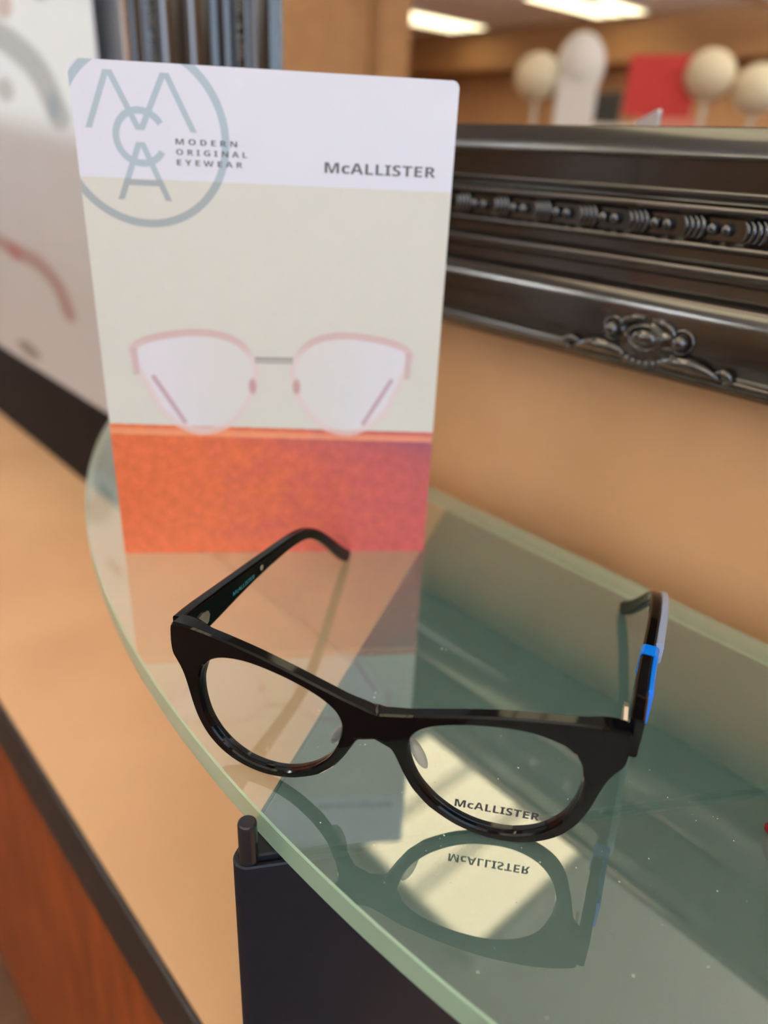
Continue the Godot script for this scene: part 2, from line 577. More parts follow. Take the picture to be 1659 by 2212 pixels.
func cartouche(t: Node3D) -> void:
	# carved in the middle of the lower rail; y counts down from the inner lip
	var c := Vector3(0, -0.0875, 0.0095)
	var m: Material = M.carved
	var b := Builder.new()
	# scalloped shell that carries the rest
	var rows := []
	for i in 48:
		var a := TAU * i / 48
		var lobes := 1.0 + 0.07 * cos(a * 9.0)
		var row := PackedVector3Array()
		for j in 9:
			var s := j / 8.0
			var rx := 15.5 * lobes * s
			var ry := 10.2 * lobes * s
			row.append(c + Vector3(cos(a) * rx, sin(a) * ry - 0.5, 3.2 * sqrt(maxf(0.0, 1.0 - s * s)) + (0.5 * sin(s * 14.0) * s)) * MM)
		rows.append(row)
	b.loft(rows, true, false, false)
	part("shell", b.done(false), m, t)
	b = Builder.new()
	b.ball(c + Vector3(0, 3.6, 2.6) * MM, Vector3(6.2, 3.8, 2.8) * MM, 12)
	part("cabochon", b.done(), m, t)
	b = Builder.new()
	ring(b, c + Vector3(0, 3.6, 2.4) * MM, 7.8, 5.2, 1.0)
	part("cabochon_ring", b.done(), m, t)
	for s in [-1, 1]:
		b = Builder.new()
		b.ball(c + Vector3(16.8 * s, 4.6, 2.2) * MM, Vector3(3.6, 3.6, 3.4) * MM, 12)
		part("ball", b.done(), m, t)
		b = Builder.new()
		ring(b, c + Vector3(16.8 * s, 4.6, 0.6) * MM, 4.9, 4.9, 0.9)
		part("ball_cup", b.done(), m, t)
		# crest scrolls above
		b = Builder.new()
		curl(b, [Vector3(2 * s, 11.6, 0.8), Vector3(7 * s, 11.2, 1.6), Vector3(11 * s, 9.4, 1.6), Vector3(13 * s, 6.6, 1.2), Vector3(11.5 * s, 4.6, 1.0)], [1.2, 1.7, 1.7, 1.4, 0.8], c)
		part("crest_scroll", b.done(), m, t)
		# long acanthus blade lying along the lower rim
		b = Builder.new()
		curl(b, [Vector3(10 * s, -5.0, 1.6), Vector3(16 * s, -3.6, 2.6), Vector3(23 * s, -3.4, 2.8), Vector3(30 * s, -4.6, 2.2), Vector3(36 * s, -6.6, 1.0)], [1.6, 2.9, 3.1, 2.2, 0.7], c)
		part("leaf_blade", b.done(), m, t)
		b = Builder.new()
		curl(b, [Vector3(34 * s, -4.8, 1.2), Vector3(37.5 * s, -3.6, 1.8), Vector3(40.2 * s, -4.6, 1.8), Vector3(40.6 * s, -7.0, 1.4), Vector3(38.6 * s, -8.2, 1.2)], [1.0, 1.7, 1.9, 1.5, 0.8], c)
		part("leaf_curl", b.done(), m, t)
		b = Builder.new()
		curl(b, [Vector3(40 * s, -7.2, 0.2), Vector3(60 * s, -7.6, 0.2), Vector3(120 * s, -7.8, 0.0), Vector3(440 * s, -7.8, 0.0)], [0.8, 0.8, 0.8, 0.8], c)
		part("rim_rope", b.done(), m, t)
	for i in 9:
		b = Builder.new()
		var a := lerpf(-2.55, -0.6, i / 8.0)
		b.ball(c + Vector3(cos(a) * 14.0, sin(a) * 8.6 + 1.0, 2.4) * MM, Vector3.ONE * 1.5 * MM, 6)
		part("pearl", b.done(), m, t)

func ring(b: Builder, at: Vector3, rx: float, ry: float, r: float) -> void:
	var rows := []
	for i in 32:
		var a := TAU * i / 32
		var out := Vector3(cos(a), sin(a), 0)
		var row := PackedVector3Array()
		for k in 8:
			var q := TAU * k / 8
			row.append(at + (Vector3(cos(a) * rx, sin(a) * ry, 0) + out * cos(q) * r + Vector3(0, 0, sin(q) * r)) * MM)
		rows.append(row)
	b.loft(rows, true, true, false)

func curl(b: Builder, pts: Array, radii: Array, c: Vector3) -> void:
	var path := PackedVector3Array()
	var rad := PackedFloat32Array()
	for i in pts.size() - 1:
		for k in 6:
			var s := k / 6.0
			var p: Vector3 = pts[i].cubic_interpolate(pts[i + 1], pts[maxi(i - 1, 0)], pts[mini(i + 2, pts.size() - 1)], s)
			path.append(c + p * MM)
			rad.append(lerpf(radii[i], radii[i + 1], s) * MM)
	path.append(c + pts[-1] * MM)
	rad.append(radii[-1] * MM)
	b.tube(path, rad, 10)

# ------------------------------------------------------------------ stand and glass shelf
func rounded_triangle(shrink: float, r: float) -> PackedVector2Array:
	# equilateral, its point towards the customer; x and z in metres
	var mid := Vector2(0.1485, 0.0852)
	var out := PackedVector2Array()
	for k in 3:
		var a := PI / 2 + TAU / 3 * k
		var corner := mid + Vector2(cos(a), sin(a)) * (0.1625 - (shrink + r) * 2.0)
		for i in 9:
			var b := a - PI / 3 + TAU / 3 * i / 8.0
			out.append(corner + Vector2(cos(b), sin(b)) * r)
	return out

func ring_at(shape: PackedVector2Array, y: float) -> PackedVector3Array:
	var out := PackedVector3Array()
	for p in shape:
		out.append(Vector3(p.x, y, p.y))
	return out

func prism(b: Builder, levels: Array, grp := 1) -> void:
	# levels: [outline, y]; lofted with caps
	var rows := []
	for l in levels:
		rows.append(ring_at(l[0], l[1]))
	for i in rows.size() - 1:
		var n: int = rows[i].size()
		for j in n:
			b.quad(rows[i][j], rows[i + 1][j], rows[i + 1][(j + 1) % n], rows[i][(j + 1) % n], grp + i)
	b.fan(rows[0], grp + 50)
	b.fan(rows[-1], grp + 51, true)

func stand() -> void:
	var t := thing("display_stand", "black triangular metal stand under the glass shelf, pin at its front corner", "stand", Vector3(0, G, 0))
	var b := Builder.new()
	prism(b, [[rounded_triangle(0.0, 0.0045), -0.21], [rounded_triangle(0.0, 0.0045), -0.0128], [rounded_triangle(0.0004, 0.0043), -0.0122], [rounded_triangle(0.0012, 0.0038), -0.0122], [rounded_triangle(0.0016, 0.0036), -0.0132]])
	part("body", b.done(), M.powder, t)
	b = Builder.new()
	prism(b, [[rounded_triangle(0.0024, 0.003), -0.0134], [rounded_triangle(0.0024, 0.003), -0.0106], [rounded_triangle(0.003, 0.0026), -0.0102]])
	part("top_plate", b.done(), M.powder, t)
	b = Builder.new()
	b.lathe(_mm([[0, -10.4], [2.9, -10.4], [2.9, 4.0], [2.75, 4.6], [2.3, 5.0], [0, 5.0]]), 32, Vector3(0.1507, 0, 0.2397))
	part("pin", b.done(), M.peg, t)

func _mm(a: Array) -> PackedVector2Array:
	var out := PackedVector2Array()
	for p in a:
		out.append(Vector2(p[0], p[1]) * MM)
	return out

func shelf_outline(shrink: float) -> PackedVector2Array:
	var c := Vector2(0.1345, -0.3913)
	var r := 0.624 - shrink
	var back := 0.0135 + shrink
	var half := asin(sqrt(r * r - pow(back - c.y, 2)) / r)
	var out := PackedVector2Array()
	for i in 121:
		var a := lerpf(-half, half, i / 120.0)
		out.append(c + Vector2(sin(a), cos(a)) * r)
	for i in range(1, 40):
		out.append(Vector2(lerpf(out[120].x, out[0].x, i / 40.0), back))
	return out

func glass_shelf() -> void:
	var t := thing("glass_shelf", "greenish glass shelf with a curved polished front edge holding the eyeglasses", "shelf", Vector3(0, G, 0))
	var inner := shelf_outline(0.0006)
	var b := Builder.new()
	b.fan(ring_at(inner, 0.0), 1, true)
	for k in 3:
		b.fan(ring_at(inner, -0.00006 * (k + 1)), 2 + k)
	part("pane", b.done(false), M.pane, t)
	b = Builder.new()
	b.fan(ring_at(inner, -0.01), 1)
	part("underside", b.done(false), M.pane_under, t)
	b = Builder.new()
	var rows := [ring_at(inner, 0.0), ring_at(shelf_outline(0.0), -0.0006), ring_at(shelf_outline(0.0), -0.0094), ring_at(inner, -0.01)]
	for i in 3:
		var n: int = rows[i].size()
		for j in n:
			b.quad(rows[i][j], rows[i][(j + 1) % n], rows[i + 1][(j + 1) % n], rows[i + 1][j], i + 1)
	part("polished_edge", b.done(false), M.edge, t)
	# dust specks and short scratches
	var rng := RandomNumberGenerator.new()
	rng.seed = 41
	var mm := MultiMesh.new()
	mm.transform_format = MultiMesh.TRANSFORM_3D
	var speck := Builder.new()
	speck.ball(Vector3.ZERO, Vector3(1, 0.35, 1), 3)
	mm.mesh = speck.done()
	mm.instance_count = 260
	for i in 260:
		var s := 0.00006 + 0.00019 * pow(rng.randf(), 4.0)
		mm.set_instance_transform(i, Transform3D(Basis().rotated(Vector3.UP, rng.randf() * TAU).scaled(Vector3(s * rng.randf_range(1, 2.2), s, s)), Vector3(rng.randf_range(0.09, 0.30), 0.0, rng.randf_range(0.12, 0.222))))
	var d := MultiMeshInstance3D.new()
	d.name = "dust"
	d.multimesh = mm
	d.material_override = M.dust
	d.set_meta("kind", "stuff")
	t.add_child(d)

# ------------------------------------------------------------------ eyeglasses
const BEND := 317.0

func bent(u: float, v: float, n: float) -> Vector3:
	# a point on the curved front: across, up, out of the face; millimetres in, metres out
	var a := u / BEND
	return Vector3((BEND + n) * sin(a), v, (BEND + n) * cos(a) - BEND) * MM

func crossing(poly: PackedVector2Array, from: Vector2, towards: Vector2) -> float:
	var best := 1e9
	for i in poly.size():
		var h = Geometry2D.segment_intersects_segment(from, from + towards * 200.0, poly[i], poly[(i + 1) % poly.size()])
		if h != null:
			best = minf(best, from.distance_to(h))
	return best

var eye_centre := Vector2(35, -45)
var opening: Array = [23.75, 22.6, 21.6, 20.7, 20.15, 19.75, 19.65, 19.75, 20.0, 20.45, 21.1, 21.95, 22.75, 23.5, 24.05, 24.4, 24.55, 24.6, 24.8, 25.2, 25.7, 26.05, 25.6, 24.6, 23.4, 22.45, 21.7, 21.25, 21.2, 21.6, 22.4, 23.7, 25.25, 26.5, 26.4, 25.1]

func opening_at(a: float) -> float:
	var f := fposmod((a + PI) / TAU * 36.0, 36.0)
	var i := int(f)
	var o := opening
	return cubic_interpolate(o[i], o[(i + 1) % 36], o[(i + 35) % 36], o[(i + 2) % 36], f - i)

func front_shape() -> ArrayMesh:
	var top := [Vector2(0, -29.1), Vector2(6.1, -27.2), Vector2(12.1, -25.2), Vector2(18.3, -23.5), Vector2(24.6, -21.9), Vector2(30.8, -20.6), Vector2(37.1, -19.5), Vector2(43.5, -18.8), Vector2(49.8, -18.4), Vector2(56.3, -18.3), Vector2(62.6, -18.7), Vector2(68.7, -19.8)]
	var lug := [Vector2(68.7, -19.8), Vector2(69.5, -20.7), Vector2(70.0, -24.5), Vector2(70.2, -28.3), Vector2(69.9, -31.6), Vector2(69.0, -33.2)]
	var rim := [Vector2(69.0, -33.2), Vector2(67.6, -35.4), Vector2(66.3, -38.4), Vector2(65.4, -41.8), Vector2(64.7, -45.1), Vector2(64.0, -48.5), Vector2(63.1, -52.0), Vector2(62.0, -55.3), Vector2(60.5, -58.4), Vector2(58.5, -61.4), Vector2(56.0, -63.9), Vector2(53.2, -65.9), Vector2(50.0, -67.4), Vector2(46.6, -68.4), Vector2(43.1, -68.9), Vector2(39.6, -69.0), Vector2(36.1, -68.7), Vector2(32.6, -68.0), Vector2(29.3, -67.0), Vector2(26.0, -65.7), Vector2(22.9, -64.0), Vector2(19.9, -62.1), Vector2(17.1, -60.0), Vector2(14.7, -57.4), Vector2(12.4, -54.7), Vector2(10.6, -51.7), Vector2(8.9, -48.6), Vector2(7.4, -45.4), Vector2(5.9, -42.3), Vector2(4.6, -40.4), Vector2(2.8, -39.7), Vector2(0, -39.6)]
	var outline := smooth_curve(top, 4)
	outline.append_array(smooth_curve(lug, 3))
	outline.append_array(smooth_curve(rim, 4))
	# angles about the eye: even ones plus those of the sharp corners
	var angles := []
	for i in 220:
		angles.append(-PI + TAU * (i + 0.5) / 220)
	for p in [top[0], top[-1], rim[-1]]:
		angles.append((p - eye_centre).angle())
	angles.sort()
	var b := Builder.new()
	for s in [1.0, -1.0]:
		var rows := []
		for a in angles:
			var d := Vector2.from_angle(a)
			var r_in := opening_at(a)
			var r_out := crossing(outline, eye_centre, d)
			var out: Vector2 = eye_centre + d * r_out
			var seam := out.x < 0.01
			var c := 0.0 if seam else 0.55
			# depth of the acetate: heavier at the hinges and the bridge
			var row := PackedVector3Array()
			var steps := [[r_in + 0.5, 0.0], [r_in, -0.5], [r_in - 0.0, -1.5], [r_in + 0.35, -1.8], [r_in + 0.0, -2.1], [r_in + 0.1, -3.6], [r_in + 0.7, -4.1], [lerpf(r_in, r_out, 0.55), -4.1], [r_out - c * 2.2, -4.1], [r_out, -3.3 if not seam else -4.1], [r_out, -0.6 if not seam else 0.0], [r_out - c, 0.0]]
			for q in steps:
				var p: Vector2 = eye_centre + d * q[0]
				var deep := 1.0 + 0.55 * smoothstep(54.0, 66.0, p.x) * smoothstep(-40.0, -33.0, p.y) + 0.25 * smoothstep(11.0, 3.0, p.x)
				# shallow facets: the bridge stands a little behind the eye rims
				var dip := -0.5 * smoothstep(13.0, 2.0, absf(p.x)) if q[1] > -2.5 else 0.0
				row.append(bent(p.x * s, p.y, q[1] * deep + dip))
			rows.append(row)
		var n := rows.size()
		var m := 12
		for i in n:
			var p: PackedVector3Array = rows[i]
			var q: PackedVector3Array = rows[(i + 1) % n]
			for j in m:
				var k := (j + 1) % m
				if s > 0:
					b.quad(p[j], p[k], q[k], q[j], [1, 2, 3, 4, 5, 6, 7, 7, 8, 9, 10, 11][j])
				else:
					b.quad(q[j], q[k], p[k], p[j], [1, 2, 3, 4, 5, 6, 7, 7, 8, 9, 10, 11][j])
	return b.done()

func lens_shape(s: float) -> ArrayMesh:
	var b := Builder.new()
	var front := []
	var back := []
	for i in 72:
		var a := TAU * i / 72
		var d := Vector2.from_angle(a)
		var rf := PackedVector3Array()
		var rb := PackedVector3Array()
		for j in 5:
			var p := eye_centre + d * (opening_at(a) + 0.3) * (j / 4.0)
			rf.append(bent(p.x * s, p.y, -1.55))
			rb.append(bent(p.x * s, p.y, -2.1))
		front.append(rf)
		back.append(rb)
	b.loft(front, true, false, false, 1)
	return b.done(false)

func temple_keys(side: float) -> Array:
	return [[0, -68.6], [20, -67.4], [40, -65.9], [60, -64.4], [87, -62.2], [110, -60.9], [146, -60.6]] if side < 0 else [[0, 68.8], [12, 69.9], [34, 72.0], [52, 74.2], [72, 76.4], [95, 78.0], [110, 77.6], [126, 75.4], [148, 71.0]]

# centre line of a temple: distance back, height; with the half height of its section
var temple_line: Array = [[3.6, 44.6, 6.5], [8, 44.6, 6.4], [14, 44.5, 6.1], [24, 44.3, 5.3], [36, 44.2, 4.3], [48, 43.9, 3.5], [60, 43.4, 2.9], [72, 42.7, 2.5], [82, 41.6, 2.4], [90, 39.6, 2.35], [97, 36.4, 2.3], [105, 31.2, 2.3], [114, 24.2, 2.45], [123, 16.8, 2.75], [132, 9.4, 3.1], [139, 4.4, 3.2], [142.5, 2.6, 2.4], [144.2, 2.1, 1.0]]

func temple_point(side: float, i: int) -> Vector3:
	var p: Array = temple_line[i]
	return Vector3(at_key(temple_keys(side), maxf(p[0], 0.0)), p[1], -9.0 - p[0])

func temple_rows(side: float, grow: float, outer: float, first: float, last: float, layer: bool) -> Array:
	# sections of a temple between two distances, wider by «grow» all round and by «outer» on its outer face
	var line := []
	for i in temple_line.size():
		line.append(temple_point(side, i))
	var rows := []
	for i in (temple_line.size() - 1):
		for k in 4:
			var s := k / 4.0
			var dist: float = lerpf(temple_line[i][0], temple_line[i + 1][0], s)
			if dist < first or dist > last:
				continue
			var c: Vector3 = line[i].cubic_interpolate(line[i + 1], line[maxi(i - 1, 0)], line[mini(i + 2, line.size() - 1)], s)
			var c2: Vector3 = line[i].cubic_interpolate(line[i + 1], line[maxi(i - 1, 0)], line[mini(i + 2, line.size() - 1)], s + 0.05)
			var t := (c2 - c).normalized()
			var across := Vector3.UP.cross(t).normalized() * (-side)   # towards the outside
			var up := across.cross(t).normalized()
			if up.y < 0:
				up = -up
			across = across * signf(across.x * side)
			var h: float = lerpf(temple_line[i][2], temple_line[i + 1][2], s) + grow
			var w := (2.0 if dist < 100.0 else lerpf(2.0, 1.6, clampf((dist - 100.0) / 40.0, 0, 1))) + grow
			if dist > 142.0:
				w *= 0.7
			var r := minf(0.9 + grow, h * 0.5)
			var row := PackedVector3Array()
			for q in [[-w, -h + r], [-w + r * 0.3, -h + r * 0.3], [-w + r, -h], [w - r, -h], [w - r * 0.3, -h + r * 0.3], [w, -h + r], [w, h - r], [w - r * 0.3, h - r * 0.3], [w - r, h], [-w + r, h], [-w + r * 0.3, h - r * 0.3], [-w, h - r]]:
				var x: float = q[0] + (outer if q[0] > 0 else 0.0)
				if layer:
					x = lerpf(w - grow - 0.4, w + outer, (q[0] + w) / (2.0 * w))
				row.append((c + across * x + up * q[1]) * MM)
			rows.append(row)
	return rows

func temple_mesh(side: float, grow := 0.0, outer := 0.0, first := -2.0, last := 200.0, layer := false) -> ArrayMesh:
	var rows := temple_rows(side, grow, outer, first, last, layer)
	var b := Builder.new()
	for i in rows.size() - 1:
		for j in 12:
			var k := (j + 1) % 12
			b.quad(rows[i][j], rows[i][k], rows[i + 1][k], rows[i + 1][j], [1, 1, 2, 3, 3, 4, 5, 5, 6, 7, 7, 8][j])
	b.fan(rows[0], 20, true)
	b.fan(rows[-1], 21)
	return b.done()

func eyeglasses(label: String, at: Vector3, turn: float, acetate: Material, full: bool) -> Node3D:
	var t := thing("eyeglasses", label, "eyeglasses", at, turn, "eyeglasses on the glass shelf")
	var lean := Transform3D(Basis(Vector3.RIGHT, 0.06996) * Basis(Vector3.BACK, -0.0201), Vector3(0, 0.0690, 0))
	var front := part("front", front_shape(), acetate, t, lean)
	for s in [-1.0, 1.0]:
		var l := part("lens", lens_shape(s), M.lens, t, lean)
		if s > 0 and full:
			# printed across the foot of the demo lens
			var a := 37.7 / BEND
			word("lettering", "McALLISTER", 0.0248, 0.0032, M.ink, l, Transform3D(Basis(Vector3.UP, a), bent(25.4, -58.9, -1.2)))
	for s in [-1.0, 1.0]:
		# nose pads moulded behind the rim
		var b := Builder.new()
		b.ball(Vector3.ZERO, Vector3(1.7, 6.6, 3.3) * MM, 12)
		var c := bent(12.5 * s, -46.0, -6.2)
		part("nose_pad", b.done(), M.pad, t, lean * Transform3D(Basis(Vector3.UP, 0.55 * s) * Basis(Vector3.BACK, 0.42 * s), c))
	for s in [-1.0, 1.0]:
		var arm := part("temple", temple_mesh(s), acetate, t)
		if not full:
			continue
		# hinge: a knuckle at the joint and a little plate on the inner face
		var b := Builder.new()
		b.lathe(_mm([[0, -2.6], [1.3, -2.6], [1.5, -2.3], [1.5, 2.3], [1.3, 2.6], [0, 2.6]]), 16, Vector3((absf(at_key(temple_keys(s), 4.0)) - 3.6) * s, 43.5, -14.4) * MM)
		part("hinge", b.done(), M.silver, t)
		var inside: float = at_key(temple_keys(s), 7.0) - s * 2.0
		b = Builder.new()
		var rim := PackedVector3Array()
		for q in [[0.0, -1.2], [3.0, -1.7], [7.0, -2.1], [9.6, -1.5], [10.6, 0.2], [9.8, 1.7], [7.2, 2.1], [3.0, 1.3], [0.0, 0.9]]:
			rim.append(Vector3(inside, 44.0 + q[1] * 1.25, -15.5 - q[0]) * MM)
		var lifted := PackedVector3Array()
		for p in rim:
			lifted.append(p + Vector3(-s * 1.1 * MM, 0, 0))
		b.loft([rim, lifted], false, true, true)
		b.fan(rim, 30)
		b.fan(lifted, 31, true)
		part("hinge_plate", b.done(), M.silver, t)
		if s < 0:
			var x0: float = at_key(temple_keys(s), 32.0) + 2.03
			var x1: float = at_key(temple_keys(s), 49.0) + 2.03
			var along := Vector3(x1 - x0, -0.5, -17.0).normalized()
			var out := along.cross(Vector3.UP).normalized() * -1.0
			if out.x < 0:
				out = -out
			var up := out.cross(along).normalized()
			var w := word("lettering", "McALLISTER", 0.0145, 0.0016, M.teal, arm, Transform3D(Basis(along, up, out), Vector3(x0, 42.6, -9.0 - 32.0) * MM), false)
			b = Builder.new()
			b.ball(Vector3(at_key(temple_keys(s), 52.0) + 2.0, 43.6, -61.0) * MM, Vector3(0.25, 1.1, 1.1) * MM, 8)
			part("emblem", b.done(), M.silver, arm)
		else:
			part("blue_film", temple_mesh(s, 0.3, 1.0, 19.0, 39.5, true), M.blue, arm).set_meta("label", "bright blue film on the outer face")
			part("blue_wrap", temple_mesh(s, 0.35, 0.8, 38.0, 46.0), M.blue, arm).set_meta("label", "bright blue film wrapped round")
			part("clear_sleeve", temple_mesh(s, 0.3, 2.0, 46.0, 101.0, true), M.sleeve, arm).set_meta("label", "pale blue translucent plastic sleeve")
	return t

# ------------------------------------------------------------------ show card
func seg(p: Vector2, a: Vector2, b: Vector2) -> float:
	return p.distance_to(Geometry2D.get_closest_point_to_segment(p, a, b))

func card_print() -> ImageTexture:
	const W := 892
	const H := 1260
	var k := 6.0
	var im := Image.create(W, H, false, Image.FORMAT_RGB8)
	var n := FastNoiseLite.new()
	n.seed = 7
	n.frequency = 0.012
	n.fractal_octaves = 4
	var fine := FastNoiseLite.new()
	fine.seed = 8
	fine.frequency = 0.16
	fine.fractal_octaves = 2
	var white := Color(0.845, 0.85, 0.89)
	var beige := Color(0.815, 0.81, 0.765)
	var logo := Color(0.65, 0.715, 0.755)
	# the printed spectacles: one eye outline, mirrored; millimetres from the card's lower left corner
	var eye := smooth_curve([Vector2(31, 67), Vector2(24, 73.5), Vector2(19.5, 83), Vector2(14.8, 94), Vector2(13.2, 101), Vector2(19, 105.3), Vector2(31, 108.2), Vector2(43, 109.2), Vector2(54, 107.6), Vector2(61.6, 102.8), Vector2(66, 95.5), Vector2(65.8, 88), Vector2(62.6, 79), Vector2(57, 71), Vector2(51, 66), Vector2(40, 63.6), Vector2(31, 67)], 3)
	var inner := PackedVector2Array()
	for p in eye:
		inner.append(p)
	for y in H:
		var v := 210.0 - (y + 0.5) / k
		for x in W:
			var u := (x + 0.5) / k
			var c: Color
			var lip := lerpf(67.2, 64.2, u / 148.7)
			if v > 169.6:
				c = white
			elif v > lip:
				c = beige
				c = c.lightened(0.02 * n.get_noise_2d(x, y))
			else:
				var t := clampf(u / 148.7 + 0.25 * n.get_noise_2d(x * 0.7, y) , 0, 1)
				c = Color(0.865, 0.435, 0.265).lerp(Color(0.77, 0.36, 0.345), smoothstep(0.15, 0.95, t))
				c = c.darkened(0.10 * fine.get_noise_2d(x, y) + 0.08 * n.get_noise_2d(x * 2.0 + 500, y * 2.0))
				var under := lip - 5.0 - v
				if under < 0.0:
					c = c.lerp(Color(0.93, 0.66, 0.5), 0.65 * smoothstep(-4.5, -2.0, under))
				else:
					c = c.lerp(Color(0.58, 0.33, 0.42), 0.55 * exp(-under / 5.0) * smoothstep(0.35, 1.0, u / 148.7))
					c = c.lerp(Color(0.58, 0.33, 0.42), 0.5 * exp(-under / 14.0) * smoothstep(0.8, 1.0, u / 148.7))
			if v > 60.0 and v < 112.0 and u > 10.0 and u < 139.0:
				var mu := u if u < 74.3 else 148.9 - u
				var p := Vector2(mu, v)
				var dist := 99.0
				for i in eye.size() - 1:
					dist = minf(dist, seg(p, eye[i], eye[i + 1]))
				var within := Geometry2D.is_point_in_polygon(p, inner)
				if within:
					var clearness := smoothstep(55.0, 22.0, mu) * 0.75 + 0.25
					c = c.lerp(Color(0.85, 0.84, 0.87), (0.25 + 0.6 * clearness) * (1.0 if v > lip - 3.0 else 0.45))
				# translucent rose rim, darker on its outer brow
				var edge := smoothstep(1.9, 1.2, dist)
				var brow := smoothstep(96.0, 108.0, v)
				c = c.lerp(Color(0.85, 0.775, 0.77).lerp(Color(0.78, 0.63, 0.61), brow * 0.8), edge * 0.75)
				if mu < 15.5 and v > 90 and v < 102:
					c = c.lerp(Color(0.74, 0.6, 0.6), 0.5 * smoothstep(2.5, 0.8, absf(mu - 14.4)))
				# arm seen through the lens, pad and bridge
				var arm := seg(p, Vector2(21.5, 89), Vector2(33.5, 68.5))
				c = c.lerp(Color(0.72, 0.58, 0.62), 0.75 * smoothstep(1.5, 0.6, arm))
				var pad := (p - Vector2(64.6, 85.5))
				c = c.lerp(Color(0.72, 0.55, 0.54), 0.8 * smoothstep(1.15, 0.5, Vector2(pad.x / 2.0, pad.y / 4.2).length()))
				if mu > 66.0 and absf(v - 97.4) < 1.6:
					c = c.lerp(Color(0.55, 0.52, 0.5), 0.8 * (smoothstep(0.9, 0.5, absf(v - 98.2)) + smoothstep(0.6, 0.2, absf(v - 96.6))))
			# monogram in a ring
			if u < 62.0 and v > 150.0:
				var p := Vector2(u, v)
				var ink := 0.0
				ink = maxf(ink, smoothstep(1.6, 1.4, absf(p.distance_to(Vector2(25.6, 184.6)) - 31.5)))
				if v > 187.0 and v < 206.9:
					for q in [[Vector2(5.2, 186.5), Vector2(14.4, 208.0)], [Vector2(14.2, 208.0), Vector2(25.2, 185.0)], [Vector2(24.0, 185.0), Vector2(35.5, 208.0)], [Vector2(35.1, 208.0), Vector2(45.3, 186.5)]]:
						ink = maxf(ink, smoothstep(1.2, 1.05, seg(p, q[0], q[1])))
				var cc := p - Vector2(24.6, 184.6)
				if absf(cc.angle()) > 0.56:
					ink = maxf(ink, smoothstep(1.35, 1.2, absf(cc.length() - 9.25)))
				if v > 161.8 and v < 182.9:
					for q in [[Vector2(14.6, 160.6), Vector2(24.6, 184.4)], [Vector2(24.2, 184.4), Vector2(34.2, 160.6)]]:
						ink = maxf(ink, smoothstep(1.2, 1.05, seg(p, q[0], q[1])))
				if v > 167.1 and v < 169.3 and u > 18 and u < 31:
					ink = 1.0
				c = c.lerp(logo if v > 169.6 else Color(0.615, 0.65, 0.655), ink * 0.95)
			im.set_pixel(x, y, c)
	return ImageTexture.create_from_image(im)

func show_card() -> void:
	var t := thing("show_card", "upright printed eyewear card, white top, beige middle, orange-red foot, on the glass shelf", "card", Vector3(-0.0304, G, 0.1954), deg_to_rad(54.008))
	var w := 0.1487
	var h := 0.2100
	var r := 0.0028
	var shape := PackedVector2Array()
	shape.append_array([Vector2(0, 0), Vector2(w, 0)])
	for i in 7:
		var a := PI / 2 * i / 6.0
		shape.append(Vector2(w - r, h - r) + Vector2(cos(a), sin(a)) * r)
	var q := 0.0055
	for i in 7:
		var a := PI / 2 + PI / 2 * i / 6.0
		shape.append(Vector2(q, h - q) + Vector2(cos(a), sin(a)) * q)
	var b := Builder.new()
	var fr := PackedVector3Array()
	var bk := PackedVector3Array()
	for p in shape:
		fr.append(Vector3(p.x, p.y, -0.00005))
		bk.append(Vector3(p.x, p.y, -0.0022))
	b.loft([fr, bk], false, true, true)
	b.fan(fr, 60)
	b.fan(bk, 61, true)
	part("board", b.done(), M.paper, t)
	# easel flap behind
	part("easel", boxed(Vector3(0.05, 0.0, -0.0026), Vector3(0.10, 0.13, -0.0022)), M.paper, t)
	part("easel", boxed(Vector3(-0.025, 0.0, 0.0), Vector3(0.025, 0.13, 0.0006)), M.paper, t, Transform3D(Basis(Vector3.UP, 0) * Basis(Vector3.RIGHT, 0.2), Vector3(0.075, 0.0, -0.029)))
	b = Builder.new()
	var mid := Vector2(w / 2, h / 2)
	for i in shape.size():
		var p := shape[i]
		var s := shape[(i + 1) % shape.size()]
		b.tri(Vector3(mid.x, mid.y, 0), Vector3(p.x, p.y, 0), Vector3(s.x, s.y, 0), 1, Vector2(mid.x / w, 1 - mid.y / h), Vector2(p.x / w, 1 - p.y / h), Vector2(s.x / w, 1 - s.y / h))
	var face := mat(Color.WHITE, 0.4)
	face.albedo_texture = card_print()
	face.texture_repeat = false
	var f := part("print", b.done(false), face, t)
	word("lettering", "McALLISTER", 0.0454, 0.0041, M.grey_ink, f, Transform3D(Basis(), Vector3(0.0961, 0.1748, 0.00001)))
	var lines := [["M O D E R N", 0.0238, 0.1826], ["O R I G I N A L", 0.0275, 0.1789], ["E Y E W E A R", 0.0256, 0.1752]]
	for l in lines:
		word("lettering", l[0], l[1], 0.0021, M.grey_ink, f, Transform3D(Basis(), Vector3(0.0378, l[2], 0.00001)))

